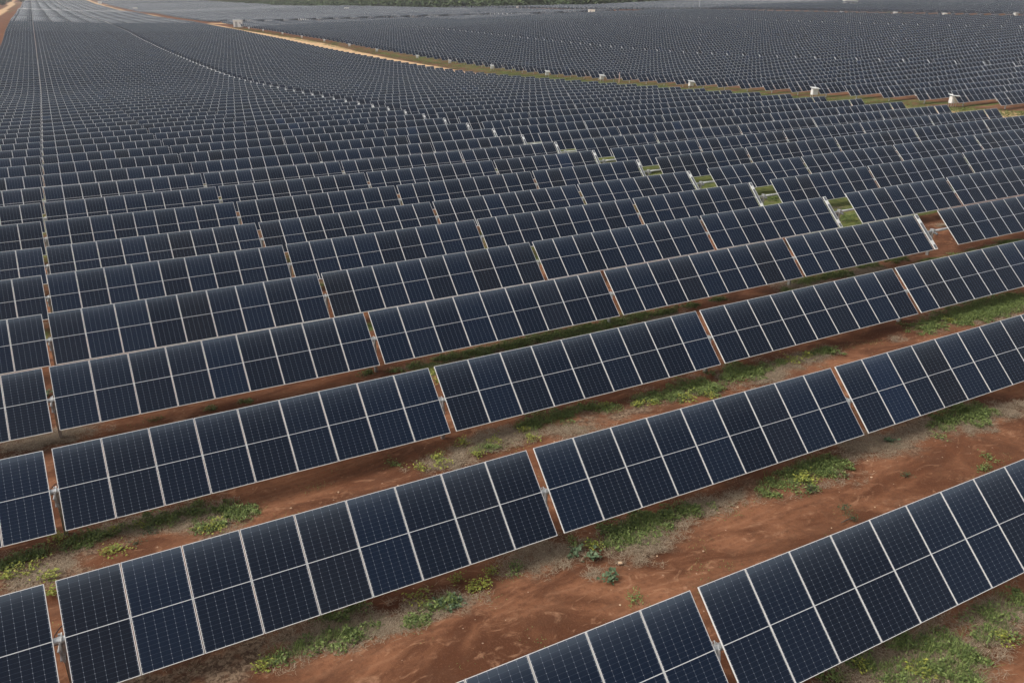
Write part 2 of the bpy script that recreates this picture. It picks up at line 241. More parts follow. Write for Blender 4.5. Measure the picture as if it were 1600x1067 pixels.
def empty(name,loc):
    e=bpy.data.objects.new(name,None); e.empty_display_size=.3; e.location=loc; COL.objects.link(e); return e
class B:   # boxes and tubes collected into one mesh
    def __init__(s): s.v=[];s.f=[];s.m=[]
    def box(s,c,d,m=0,R=None):
        i=len(s.v)
        for z in(-.5,.5):
            for y in(-.5,.5):
                for x in(-.5,.5):
                    p=Vector((x*d[0],y*d[1],z*d[2]))
                    if R is not None: p=R@p
                    s.v.append(p+Vector(c))
        for q in((0,2,3,1),(4,5,7,6),(0,1,5,4),(2,6,7,3),(0,4,6,2),(1,3,7,5)): s.f.append([i+k for k in q]); s.m.append(m)
        return s
    def tube(s,pts,r,n=8,m=0,cap=True):
        pts=[Vector(p) for p in pts]; rr=r if hasattr(r,'__len__') else [r]*len(pts); i0=len(s.v)
        for j,p in enumerate(pts):
            d=(pts[min(j+1,len(pts)-1)]-pts[max(j-1,0)]).normalized()
            a=d.orthogonal().normalized() if abs(d.z)>.9 else Vector((0,0,1)).cross(d).normalized(); b_=d.cross(a)
            for k in range(n):
                t=2*math.pi*k/n; s.v.append(p+(a*math.cos(t)+b_*math.sin(t))*rr[j])
        for j in range(len(pts)-1):
            for k in range(n):
                s.f.append([i0+j*n+k,i0+j*n+(k+1)%n,i0+(j+1)*n+(k+1)%n,i0+(j+1)*n+k]); s.m.append(m)
        if cap:
            s.f.append([i0+k for k in range(n)][::-1]); s.m.append(m)
            s.f.append([i0+(len(pts)-1)*n+k for k in range(n)]); s.m.append(m)
        return s
    def me(s,name,mats,smooth=False): return mesh(name,s.v,s.f,mats,s.m,None,smooth)
# ------------------------------------------------------------------ ground sheet
def axis(seg):
    o=[]
    for a,b,st in seg: o+=list(np.arange(a,b,st))
    return np.array(o+[seg[-1][1]])
gx=axis([(-4000,-400,900),(-400,-60,40),(-60,-30,6),(-30,-14,1.5),(-14,62,.42),(62,118,1.1),(118,420,5),(420,1000,20),(1000,5000,500)])
gy=axis([(-3000,-100,400),(-100,-14,12),(-14,44,.36),(44,130,1.2),(130,620,4),(620,1700,12),(1700,2600,60),(2600,7000,400)])
X,Y=np.meshgrid(gx,gy); Z=ground_z(X,Y)
near=np.exp(-np.maximum(0,np.hypot(X-15,Y-10)-60)/40)
Z=Z+near*(.035*np.sin(X*.83+np.sin(Y*.61)*1.7)+.03*np.sin(Y*1.31+X*.37)+.012*rng.standard_normal(X.shape))
V=np.column_stack([X.ravel(),Y.ravel(),Z.ravel()]); ny,nx=X.shape
I=np.arange(ny*nx).reshape(ny,nx)
F=np.column_stack([I[:-1,:-1].ravel(),I[:-1,1:].ravel(),I[1:,1:].ravel(),I[1:,:-1].ravel()])
me=npmesh('ground',V,F,[M_SOIL]); me.polygons.foreach_set('use_smooth',[True]*len(F))
vx,vy=V[:,0],V[:,1]; vr=vy/PR; x0=vx-SH*vr
def soft(v,a,b,f=1.2): return 1/(1+np.exp(np.clip(-(v-a)/(f/4),-60,60)))*1/(1+np.exp(np.clip((v-b)/(f/4),-60,60)))
lit=np.zeros(len(V)); 
for x,y,r in GREEN: lit=np.maximum(lit,.9*np.exp(-(((vx-x)/(r*1.3))**2+((vy-y)/(r*.9))**2)))
for x,y,r in DRY: lit=np.maximum(lit,np.exp(-(((vx-x)/(r*1.25))**2+((vy-y)/(min(r,1.1)*.8))**2)))
fr_=(vr-np.floor(vr)); under=np.exp(-((fr_-.86)/.13)**2)*(vr>2.4)*(vr<60)
pat=np.clip(.5+.5*np.sin(vx*.21+np.floor(vr)*2.1)+.4*np.sin(vx*.9+vr),0,1)
lit=np.maximum(lit,.5*(vr>5)*(vr<60))
wob=1.6*np.sin(vy*.035)+.8*np.sin(vy*.11+1)
pale=np.interp(vr,[0,10.5,12.5,15,35,46,55,65,80,300],[113.5,113.5,110,107.5,106.5,107.5,110.5,110.5,108,107])
verge=soft(x0,pale+3.6+wob*.5,121)*(vr>10.5)*np.interp(vr,[0,12,45,80],[.62,.62,.60,.2])
verge=np.maximum(verge,under*pat*.9); verge=np.maximum(verge,.8*soft(x0,332,336)); verge=np.maximum(verge,soft(x0,-22,-16)*(vr>150)*.6)
verge=np.maximum(verge,1.0*(vr>335)*(x0>-60)); verge=np.maximum(verge,1.0*(x0>285)*(vr>np.interp(x0,FORX,FORR)+1)*(vr<335)); verge=np.maximum(verge,.95*soft(x0,40.5,53,2.)*(vr>4.05)*(vr<16)); verge=np.maximum(verge,(.30+.35*pat)*(vr>4.6)*(vr<60)*(x0<97))
sand=soft(x0,97.4+.5*np.sin(vy*.05),pale+wob*.3)*(vr>-5)
sand=np.maximum(sand,soft(x0,-31,-23.5)*(vr>30)*(vr<300)); sand=np.maximum(sand,soft(x0,338,341.5)*.8)
# access track running diagonally across the far blocks
DX=np.array([114,147,212,263,288,331,343]); DR=np.array([104,98.,91.7,84.3,77.5,70.3,66])
dd=vr-np.interp(x0,DX,DR)
sand=np.maximum(sand,soft(dd,-2.6,3.0,.5)*(x0>112)*(x0<344))
sand=np.maximum(sand,.8*soft(vr,119.6,121.2,.5)*(x0>-14)*(x0<97))
sand=np.maximum(sand,.7*soft(vr,267,271,.8)*(x0>-30)*(x0<330))
fl=lambda q:(384-x0)*.0
for nm,a in (('litter',lit),('verge',verge),('sand',sand)):
    at=me.attributes.new(nm,'FLOAT','POINT'); at.data.foreach_set('value',a.astype(np.float32))
g=mk('ground',me); g['kind']='structure'

# ------------------------------------------------------------------ module meshes
PW=1.138; LIP=.0122; TK=.035
def module_geo(i,x,V,F,mi,uv,sides=True):
    """one framed module lying in the xy plane, left edge at x, centred on y=0, top of the frame at z=0"""
    a,b=x,x+PW; h=L/2; n=len(V); gl=-.003
    V+=[(a,-h,0),(b,-h,0),(b,h,0),(a,h,0),(a+LIP,-h+LIP,0),(b-LIP,-h+LIP,0),(b-LIP,h-LIP,0),(a+LIP,h-LIP,0)]
    def uvp(p): return (i+(V[p][0]-x)/PW,(V[p][1]+h)/L)
    def q(ids,m): F.append([n+k for k in ids]); mi.append(m); uv.extend([uvp(n+k) for k in ids])
    q((0,1,5,4),1);q((1,2,6,5),1);q((2,3,7,6),1);q((3,0,4,7),1)
    V+=[(a+LIP,-h+LIP,gl),(b-LIP,-h+LIP,gl),(b-LIP,h-LIP,gl),(a+LIP,h-LIP,gl)]
    q((8,9,10,11),0)
    if sides:
        V+=[(a,-h,-TK),(b,-h,-TK),(b,h,-TK),(a,h,-TK)]
        q((0,12,13,1),1);q((1,13,14,2),1);q((2,14,15,3),1);q((3,15,12,0),1);q((15,14,13,12),2)
def module_mesh(name,count,i0=0):
    V=[];F=[];mi=[];uv=[]
    for k in range(count): module_geo(i0+k,k*W+(W-PW)/2,V,F,mi,uv)
    return mesh(name,V,F,[M_GLASS,M_FRAME,M_BACK],mi,uv)
PANEL=[module_mesh('solar_panel',1,k) for k in range(1)]
TABLE={n:module_mesh('panel_table_%d'%n,n) for n in (2,8,9)}
# strip panel at the end of the left half of each tracker
s=B(); h=L/2; hw=.115
s.box((0,0,-.02),(2*hw,L,.04),0)
s.box((0,0,.002),(2*hw-.07,L*.50,.006),1); 
for sg in(-1,1):
    s.box((0,sg*(h-.16),.002),(2*hw-.07,.24,.006),1)
    s.box((0,sg*(h-.42),.003),(2*hw-.02,.24,.008),2)
STRIP=s.me('strip_panel',[M_FRAME,M_GREYC,M_WHITE])
# post: C-section driven in the soil, top just under the tube
s=B(); s.box((0,0,-1.0),(.012,.15,1.9),0).box((.04,.069,-1.0),(.08,.012,1.9),0).box((.04,-.069,-1.0),(.08,.012,1.9),0)
POST=s.me('post',[M_GALV])
# bearing bracket in the gaps
s=B()
for sg in(-1,1):
    s.tube([(0,sg*.17,-.30),(0,sg*.13,-.05),(0,sg*.10,.07)],.022,6)
    s.tube([(.05,sg*.02,.10),(-.03,sg*.17,-.12),(.02,sg*.24,-.34)],.018,6)
s.tube([(-.03,0,0),(.03,0,0)],.082,10); s.tube([(-.05,-.20,-.10),(.05,.10,.09)],.016,6); s.tube([(-.06,.22,-.16),(.04,-.14,-.42)],.018,6); s.box((0,0,-.33),(.10,.40,.02))
BEAR=s.me('bearing',[M_GALV])
s=B(); pts=[(.10*math.cos(t)*1.1,.34+.22*math.sin(t),-.12+.05*math.sin(2*t)) for t in np.linspace(-.5,3.7,12)]
s.tube(pts,.011,5); CABLE=s.me('cable',[M_DARK],True)
# slew drive in the middle aisle
s=B(); s.box((0,0,0),(.14,.24,.26),0).tube([(0,-.12,-.02),(0,-.34,-.08)],.06,8,1).box((.02,.08,-.24),(.15,.14,.24),1)
DRIVE=s.me('slew_drive',[M_GALV,M_MOTOR])

def tmat(p0,p1,th):
    x=Vector((p1[0]-p0[0],0,p1[2]-p0[2])).normalized(); y=Vector((0,math.cos(th),math.sin(th)))
    y=(y-x*y.dot(x)).normalized(); z=x.cross(y)
    m=Matrix.Identity(4)
    for i in range(3): m[i][0]=x[i];m[i][1]=y[i];m[i][2]=z[i];m[i][3]=p0[i]
    return m
def lattice(base,left=True):
    """tables (start, n) and gap centres of a whole tracker whose left edge is at base"""
    T=[];x=base; gaps=[]
    for n in (2,8,9,9,9,8):
        T.append((x,n)); x+=n*W; gaps.append(x+G/2); x+=G
    x-=G; gaps.pop(); ae=x; x+=GA; as_=x
    for n in (8,9,9,9,8,2):
        T.append((x,n)); x+=n*W; gaps.append(x+G/2); x+=G
    gaps.pop()
    return T,gaps,ae,as_,x-G
b0=-G-10*W-G
_,_,_,_,wend=lattice(0); WT=wend
BASES=[b0,113.96,113.96+WT+1.6]
x=352.5
while x<1400: BASES.append(x); x+=WT+1.6
def in_frame(x,y,z,pad=120):
    d=Vector((x,y,z))-CAM; q=d.dot(fw)
    if q<1: return None
    u=800+1268*d.dot(r2)/q; v=533.5-1268*d.dot(u2)/q
    return (u,v,q) if -pad<u<1600+pad and -pad<v<1067+pad else None
def field(bi,r):
    """does a tracker of block bi stand on row r"""
    if bi==0: return (0<=r<=266 and r not in(120,121)) or 271<r<330
    xm=BASES[bi]+WT/2
    if bi in(1,2):
        if r<-2: return False
        return r<=266 or 271<r<330
    return r>=-2 and r<=330
def clip_tab(bi,xc,r):
    """tables left out for the diagonal track and the forest edge"""
    if bi in(1,2) and abs(r-np.interp(xc,DX,DR)-.25)<3.2: return True
    if r>np.interp(xc,FORX,FORR): return True
    return False
cand=[]
for bi,base in enumerate(BASES):
    for r in range(-2,330):
        if not field(bi,r): continue
        best=None;anyin=False
        T,_,_,_,_=lattice(base)
        for xs_,n in T:
            xc=xs_+n*W/2
            q=in_frame(xc+SH*r,r*PR,float(tube_z([xc],[r])[0]),250)
            if q: anyin=True; best=q[2] if best is None else min(best,q[2])
        if anyin: cand.append((best,bi,r))
cand.sort(); SOLO=cand[:300]; REST=cand[300:]
ORD=['','first','second','third','fourth','fifth','sixth','seventh','eighth','ninth','tenth','eleventh','twelfth','thirteenth','fourteenth','fifteenth','sixteenth','seventeenth','eighteenth','nineteenth','twentieth']
npan=0
def T_(x0,r): return Vector((x0+SH*r,r*PR,float(tube_z([x0],[r])[0])))
for dist,bi,r in SOLO:
    base=BASES[bi]; T,gaps,ae,as_,end=lattice(base)
    th=TH0+(THR[r] if bi==0 and 0<=r<8 else random.uniform(-.012,.012))
    off=Vector((0,-math.sin(th),math.cos(th)))
    root=empty('solar_tracker',Vector((ae+GA/2+SH*r,r*PR,float(tube_z([ae+GA/2],[r])[0])-DROP))); R0=root.location
    closeup=dist<128 and (bi==0)
    for xs_,n in T:
        xc=xs_+n*W/2
        if clip_tab(bi,xc,r): continue
        p0=T_(xs_,r);p1=T_(xs_+n*W,r)
        m=tmat(p0,p1,th+random.uniform(-.004,.004)); 
        q=in_frame((p0.x+p1.x)/2,p0.y,p0.z,90)
        if closeup and q and q[2]<118:
            for k in range(n):
                mm=m@Matrix.Translation((k*W+random.uniform(-.0015,.0015),random.uniform(-.002,.002),random.uniform(-.001,.001)))
                mm.translation-=R0
                o=bpy.data.objects.new('panel',PANEL[0]); COL.objects.link(o); o.parent=root; o.matrix_basis=mm; npan+=1
        else:
            mm=m.copy(); mm.translation-=R0
            o=bpy.data.objects.new('panel_table',TABLE[n]); COL.objects.link(o); o.parent=root; o.matrix_basis=mm
            o['kind']='stuff'
    # strip panel at the aisle
    p0=T_(ae+.12+.115,r); mm=tmat(p0,T_(ae+1,r),th); mm.translation-=R0; mk('strip_panel',STRIP,root,mat4=mm)
    # torque tube
    s=B(); xs=[base]+gaps[:5]+[ae,ae+.75]; ln=[T_(q,r)-off*.13-R0 for q in xs]
    nseg=8 if closeup else 5
    s.tube(ln,.075,nseg)
    xs=[ae+1.0,as_]+gaps[5:]+[end]; s.tube([T_(q,r)-off*.13-R0 for q in xs],.075,nseg)
    if dist<260: mk('torque_tube',s.me('torque_tube',[M_GALV],True),root)
    # posts
    px=gaps+[ae+.85]
    if closeup:
        for q in px:
            p=T_(q,r)-off*.13-R0; mk('post',POST,root,loc=p)
        for q in gaps:
            p=T_(q,r)-off*.13-R0; mk('bearing',BEAR,root,loc=p)
            if dist<60: mk('cable',CABLE,root,loc=p+Vector((random.uniform(-.05,.05),random.uniform(-.05,.1),0)))
    elif dist<260:
        s=B()
        for q in px:
            p=T_(q,r)-off*.13-R0; s.box(p+Vector((0,0,-.85)),(.08,.14,1.6))
        o=mk('posts',s.me('posts',[M_GALV]),root); o['kind']='stuff'
    p=T_(ae+.88,r)-off*.13-R0
    if dist<260: mk('slew_drive',DRIVE,root,loc=p)
    if bi==0 and r<=1:
        lb=['row of large dark blue solar panels crossing the bottom right corner, nearest of all','row of dark blue solar panels starting in the bottom left corner below all other rows'][r]
        tag(root,lb,'solar panels','solar tracker rows')
    elif bi==0 and r<=20: tag(root,'row of dark blue solar panels, %s row up along the left photo edge'%ORD[r],'solar panels','solar tracker rows')
    elif bi==0: tag(root,'one of the far rows of dark blue solar panels left of the sandy road','solar panels','solar tracker rows left of the road')
    elif bi==1: tag(root,'row of dark solar panels beyond the sandy road, ending at its verge','solar panels','solar tracker rows beyond the road')
    else: tag(root,'row of dark solar panels far right, behind those ending at the verge','solar panels','solar tracker rows far right')
print('panels',npan,'solo',len(SOLO),'rest',len(REST),'solo max dist',SOLO[-1][0])
# everything farther: one joined mesh
Vs=[];UVs=[];cnt=0; tri=[]
rows=[];
for dist,bi,r in REST:
    T,gaps,ae,as_,end=lattice(BASES[bi])
    for xs_,n in T:
        if clip_tab(bi,xs_+n*W/2,r): continue
        rows.append((xs_,n*W,n,r,0))
    rows.append((ae+.12,.23,1,r,1))
A=np.array(rows,float)
x0a=A[:,0];wa=A[:,1];na=A[:,2];ra=A[:,3];st=A[:,4]
th=TH0+np.repeat(rng.uniform(-.012,.012),1)
za=tube_z(x0a,ra);zb=tube_z(x0a+wa,ra); cy,sy=math.cos(TH0)*L/2,math.sin(TH0)*L/2
def P_(x,z,sgn,o=0): return np.column_stack([x+SH*ra,ra*PR+sgn*cy+o*math.sin(TH0),z+sgn*sy-o*math.cos(TH0)])
c=[P_(x0a,za,-1),P_(x0a+wa,zb,-1),P_(x0a+wa,zb,1),P_(x0a,za,1)]; d=[P_(x0a,za,-1,.035),P_(x0a+wa,zb,-1,.035),P_(x0a+wa,zb,1,.035),P_(x0a,za,1,.035)]
V=np.stack(c+d,1).reshape(-1,3); i=(np.arange(len(A))*8)[:,None]
Fs=[];mi=[];uv=[]
u0=(np.arange(len(A))*11.)%4096
for k,q in enumerate(((0,1,2,3),(0,4,5,1),(1,5,6,2),(2,6,7,3),(3,7,4,0),(7,6,5,4))):
    Fs.append(i+np.array(q)[None]); mi.append(np.where(st>0,3,0) if k==0 else np.full(len(A),1 if k<5 else 2))
    uu=np.zeros((len(A),4,2)); 
    if k==0: uu[:,1,0]=na;uu[:,2,0]=na;uu[:,2,1]=1;uu[:,3,1]=1; uu[:,:,0]+=u0[:,None]
    uv.append(uu)
me=npmesh('far_tracker_rows',V,np.concatenate(Fs),[M_GFAR,M_FRAME,M_BACK,M_WHITE],np.concatenate(mi),np.concatenate(uv))
o=mk('far_tracker_rows',me); o['kind']='stuff'; tag(o,'distant rows of solar panels merging into a grey sheet below the trees','solar panels')
# ------------------------------------------------------------------ plants
def leaves(pts,size,tilt,asp=.45,hgt=0.0,n=rng):
    """one bent leaf (2 quads) per point"""
    m=len(pts); a=n.uniform(0,2*np.pi,m); el=n.uniform(tilt[0],tilt[1],m); s=size*n.uniform(.6,1.35,m)
    d=np.column_stack([np.cos(a)*np.cos(el),np.sin(a)*np.cos(el),np.sin(el)])
    sd=np.column_stack([-np.sin(a),np.cos(a),n.uniform(-.5,.5,m)]); sd/=np.linalg.norm(sd,axis=1)[:,None]
    p=pts; d2=d.copy(); d2[:,2]-=.55; 
    w=(s*asp*.5)[:,None]; s=s[:,None]
    v0=p; v1=p+d*s*.5+sd*w; v2=p+d*s*.5+d2*s*.5; v3=p+d*s*.5-sd*w
    V=np.stack([v0,v1,v2,v3],1).reshape(-1,3); F=(np.arange(m)*4)[:,None]+np.arange(4)[None]
    return V,F
def straw(pts,ln,wd,el=(0,.35)):
    m=len(pts); a=rng.uniform(0,2*np.pi,m); e=rng.uniform(el[0],el[1],m); s=(ln*rng.uniform(.4,1.4,m))[:,None]
    d=np.column_stack([np.cos(a)*np.cos(e),np.sin(a)*np.cos(e),np.sin(e)]); sd=np.column_stack([-np.sin(a),np.cos(a),0*a])*wd
    V=np.stack([pts-sd,pts+sd,pts+d*s+sd*.3,pts+d*s-sd*.3],1).reshape(-1,3); F=(np.arange(m)*4)[:,None]+np.arange(4)[None]
    return V,F
def scatter(patches,dens,xs=1.15,ys=.75,cap=None,spread=1.0):
    P=[]
    for x,y,r in patches:
        rr=min(r,cap) if cap else r; n_=int(dens*r*rr*2.6); k=max(3,int(n_/28))
        cx=x+rng.normal(0,.52*r*xs,k)*spread; cy=y+rng.normal(0,.5*rr*ys,k)*spread; id_=rng.integers(0,k,n_)
        P.append(np.column_stack([cx[id_]+rng.normal(0,.10,n_),cy[id_]+rng.normal(0,.09,n_)]))
    P=np.concatenate(P); return np.column_stack([P,ground_z(P[:,0],P[:,1])])
def mounds(patches,k_per,per):
    P=[]
    for x,y,r in patches:
        k=max(3,int(k_per*r*min(r,1.1)*(4 if y>0 else 2.0)))
        cx=x+rng.normal(0,.50*r*1.15,k); cy=y+rng.normal(0,.45*min(r,1.2)*.8,k); R_=rng.uniform(.08,.27,k); H_=R_*rng.uniform(.5,1.0,k)
        id_=rng.integers(0,k,k*per); a=rng.uniform(0,2*np.pi,len(id_)); q=rng.uniform(0,1,len(id_))**.5
        P.append(np.column_stack([cx[id_]+R_[id_]*q*np.cos(a),cy[id_]+R_[id_]*q*np.sin(a),H_[id_]*(1-q*q)*rng.uniform(.5,1.05,len(id_))]))
    P=np.concatenate(P); P[:,2]+=ground_z(P[:,0],P[:,1]); return P
g1=mounds(GREEN,15,58)
V,F=leaves(g1,.075,(-.1,1.0),.48)
g2=scatter(GREEN,420,1.0,.6); g2[:,2]+=rng.uniform(0,.06,len(g2)); V2,F2=straw(g2,.16,.006,(.3,1.3))
o=mk('green_ground_cover',npmesh('green_ground_cover',np.concatenate([V,V2]),np.concatenate([F,F2+len(V)]),[M_LEAF])); o['kind']='stuff'; tag(o,'patches of low green weeds and grass on the red soil between the rows','ground cover')
# sparser weeds and dark seedlings all over
def strip_pts(n_,x0,x1,r0,r1):
    P=[]
    k=n_//30; cx=rng.uniform(x0,x1,k); rr=rng.integers(r0,r1,k)+rng.choice([.30,.42,.78,.88],k)+rng.normal(0,.07,k); id_=rng.integers(0,k,n_)
    P=np.column_stack([cx[id_]+rng.normal(0,.22,n_),rr[id_]*PR+rng.normal(0,.13,n_)]); return np.column_stack([P,ground_z(P[:,0],P[:,1])])
m1=strip_pts(26000,-10,45,-1,5); m2=strip_pts(60000,-12,96,5,26); m1[:,2]+=rng.uniform(0,.06,len(m1)); m2[:,2]+=rng.uniform(0,.12,len(m2))
V,F=leaves(m1,.042,(0,1.),.4); V2,F2=leaves(m2,.12,(0,1.),.4)
o=mk('scattered_weeds',npmesh('scattered_weeds',np.concatenate([V,V2]),np.concatenate([F,F2+len(V)]),[M_LEAF])); o['kind']='stuff'; tag(o,'sparse small weeds scattered over the soil below the panel rows','weeds')
d1=scatter(DRY,1300,1.1,.7,1.3); d3=scatter(GREEN,600,1.4,1.1,None,1.2); d1=np.concatenate([d1,d3]); d1[:,2]+=rng.uniform(0,.035,len(d1))
V,F=straw(d1,.13,.0045)
o=mk('dry_grass',npmesh('dry_grass',V,F,[M_STRAW])); o['kind']='stuff'; tag(o,'flattened dry brown grass and litter around the green patches','dry grass')
# verge of the sandy road
n_=70000; yy=rng.uniform(40,520,n_)**1.0; k=2500; cyv=np.concatenate([rng.uniform(40,200,1500),rng.uniform(200,560,1000)]); cxv=108.0+rng.uniform(-.6,6.0,k); id_=rng.integers(0,k,n_)
P=np.column_stack([cxv[id_]+rng.normal(0,.45,n_),cyv[id_]+rng.normal(0,.6,n_)]); P[:,0]+=SH*P[:,1]/PR
P=np.column_stack([P,ground_z(P[:,0],P[:,1])+rng.uniform(0,.12,n_)]); V,F=leaves(P,.22,(0,1.2),.4)
o=mk('verge_grass',npmesh('verge_grass',V,F,[M_LEAF])); o['kind']='stuff'; tag(o,'green grass verge between the sandy road and the far rows','grass')
# single weeds one can pick out
def weed_mesh(kind,seed):
    q=np.random.default_rng(seed); n_={'y':90,'g':110,'b':42,'d':80}[kind]; R={'y':.15,'g':.17,'b':.17,'d':.13}[kind]
    k=5; cc=q.normal(0,R*.38,(k,2)); id_=q.integers(0,k,n_); pts=np.column_stack([cc[id_]+q.normal(0,R*.42,(n_,2)),q.uniform(.02,.13,n_)])
    V,F=leaves(pts,{'y':.048,'g':.055,'b':.095,'d':.05}[kind],(-.1,1.0),{'y':.6,'g':.4,'b':.8,'d':.35}[kind],n=q)
    st=[];
    nb=len(V); V=list(map(tuple,V)); F=[list(f) for f in F]; mi=[0]*len(F)
    for c in cc:
        a=len(V); V+=[(0,0,0),(.008,0,0),(c[0]+.004,c[1],.09),(c[0],c[1]+.004,.09)]; F.append([a,a+1,a+2,a+3]); mi.append(1)
    mat={'y':M_LEAFY,'g':M_LEAF,'b':M_LEAFB,'d':M_LEAFD}[kind]
    return mesh('weed_leaves',V,F,[mat,M_BARK],mi)
WM={k:[weed_mesh(k,31*j+ord(k)) for j in range(4)] for k in 'ygbd'}
KN={'y':('yellow weed','small yellow-green weed'),'g':('green weed','small green weed'),'b':('broad leaf weed','broad-leaved green weed'),'d':('dark seedling','small dark seedling')}
def place_word(px,py):
    h='far left' if px<220 else 'left' if px<520 else 'middle' if px<950 else 'right' if px<1330 else 'far right'
    rowgap='below the nearest panel row' if False else None
    return h
SPOT={(715,904):'just under the bottom edge of the second row',(735,923):'on bare soil, right of a broad leaf weed',(755,920):'on bare soil beside dry straw'}
byk={}
for i,(x,y,k,px,py) in enumerate(WEED):
    o=mk('weed',WM[k][i%4],loc=(x,y,gz(x,y)-.01)); o.rotation_euler.z=random.uniform(0,6.28)
    d=(Vector((x,y,0))-CAM).length; sc_=random.uniform(.8,1.15)*(1.25 if k=='y' else 1.0)*(1+d/120.); o.scale=(sc_*1.15,sc_,sc_)
    gap=int(y//PR)
    gp={-1:'below the lowest row',0:'between the two lowest rows',1:'between second and third rows',2:'between third and fourth rows',3:'between fourth and fifth rows'}.get(gap,'behind the fifth row')
    byk.setdefault((k,gp,place_word(px,py)),[]).append((px,o))
for (k,gp,h),l in byk.items():
    l.sort(key=lambda q:q[0]); n_=len(l)
    for j,(px,o) in enumerate(l):
        ex='' if n_==1 else ', '+(ORD[j+1]+' from left')
        t='%s %s, %s of photo%s'%(KN[k][1],gp,h,ex)
        tag(o,t,'weed','single weeds on the soil')
# pebbles
def rock(seed,s):
    q=np.random.default_rng(seed); bm=[]
    me=bpy.data.meshes.new('stone'); import bmesh
    b=bmesh.new(); bmesh.ops.create_icosphere(b,subdivisions=1,radius=s)
    for v in b.verts: v.co=v.co*float(q.uniform(.7,1.2)); v.co.z*=.55
    b.to_mesh(me); b.free(); me.materials.append(M_STONE); return me
M_STONE=simple('pale_stone',(.55,.38,.24),.85,noise=.2)
RK=[rock(k,.06) for k in range(4)]
sr=[]
Vv=[];Ff=[]
for i in range(700):
    x=random.uniform(-9,45); r=random.choice([-1,0,1,2,3]); y=(r+random.uniform(.15,.95))*PR; s_=random.uniform(.012,.038)
    n0=len(Vv); z=gz(x,y)
    for v in RK[i%4].vertices: Vv.append((x+v.co.x*s_/.06,y+v.co.y*s_/.06,z+v.co.z*s_/.06))
    for p in RK[i%4].polygons: Ff.append([n0+q for q in p.vertices])
o=mk('gravel',mesh('gravel',Vv,Ff,[M_STONE])); o['kind']='stuff'; tag(o,'small pale stones strewn over the red soil','gravel')
x,y=14.0,4.7
import_unused=0
# ------------------------------------------------------------------ inverter boxes along the road
def unproj(px,py):
    d=(fw+r2*((px-800)/1268.03)-u2*((py-533.5)/1268.03)); t=3.
    while t<4000:
        p=CAM+d*t
        if p.z<gz(p.x,p.y): return p
        t*=1.002
    return CAM+d*1000
def box_thing(loc,label,group,name='inverter_cabinet',sc_=1.0):
    root=empty(name,loc)
    s=B(); s.box((0,0,1.30),(1.25,.8,1.15)); o=mk('cabinet',s.me('cabinet',[M_WHITE]),root)
    s=B(); s.box((-.1,-.412,1.32),(.52,.02,.92)).box((.38,-.41,1.45),(.22,.02,.3)); mk('door',s.me('door',[M_WHITE2]),root)
    s=B(); s.box((.0,0,0),(1.8,1.25,.06),0,Matrix.Rotation(math.radians(9),3,'X')@Matrix.Rotation(math.radians(5),3,'Y')); mk('roof',s.me('roof',[M_WHITE]),root,loc=(0,0,2.08))
    for sx in(-.5,.5):
        for sy in(-.3,.3):
            s=B(); s.box((sx,sy,.33),(.07,.07,.80)); mk('leg',s.me('leg',[M_GALV]),root)
    tag(root,label,'inverter box',group); return root
BX=[(11,'white cabinet with a slanted roof at the roadside, nearest and rightmost of its line'),(15.3,'white cabinet with a slanted roof at the roadside, second in line from the right'),(20.5,'white roadside cabinet with a flat roof, third in line from the right'),(25.7,'white roadside cabinet right beside the thin stake, fourth in line from the right'),(29.6,'small white roadside cabinet, fifth in line from the right'),(34.4,'small white roadside cabinet, sixth in line from the right'),(39.3,'small white roadside cabinet, seventh in line from the right'),(43.6,'small white roadside cabinet, eighth in line from the right'),(49,'small white roadside cabinet, ninth in line from the right'),(54.3,'tiny white roadside cabinet, tenth in line from the right'),(60,'tiny white roadside cabinet, eleventh in line from the right'),(66,'tiny white roadside cabinet, twelfth in line from the right'),(72,'tiny white roadside cabinet, thirteenth in line from the right'),(79,'tiny white roadside cabinet, fourteenth in line from the right'),(85,'tiny white roadside cabinet, fifteenth in line from the right')]
PXB=[(1487,168),(1271,154),(1079,139),(940,128),(855,121),(769,111),(703,101),(652,93),None,(559,74.5),(523,66.5),(491,60),None,(439,49),None]
for (r,lb),pp in zip(BX,PXB):
    x_=112.3+SH*r; y_=r*PR
    if r<45: 
        p=unproj(*pp); x_,y_=p.x,p.y
    o=box_thing((x_,y_,gz(x_,y_)),lb,'white cabinets along the sandy road')
    o.rotation_euler.z=math.radians(-14)
    q_=.80 if r<18 else .70 if r<36 else .60
    o.scale=(q_,q_,q_)
# small ones beyond the far blocks at the top right
for px,py,lb in ((1398,24,'small white cabinet at the top right, left of three slanting white roofs'),(1475,26,'small white cabinet at the top right, middle of three slanting white roofs'),(1586,26,'small white cabinet at the top right corner, rightmost of three slanting white roofs'),(1314,22,'tiny white cabinet at the top right just below the large carport-like cabin')):
    p=unproj(px,py+1.5); o=box_thing((p.x,p.y,gz(p.x,p.y)),lb,'white cabinets at the top right'); o.scale=(1.5,1.2,.85) if px!=1314 else (.9,.9,.7)
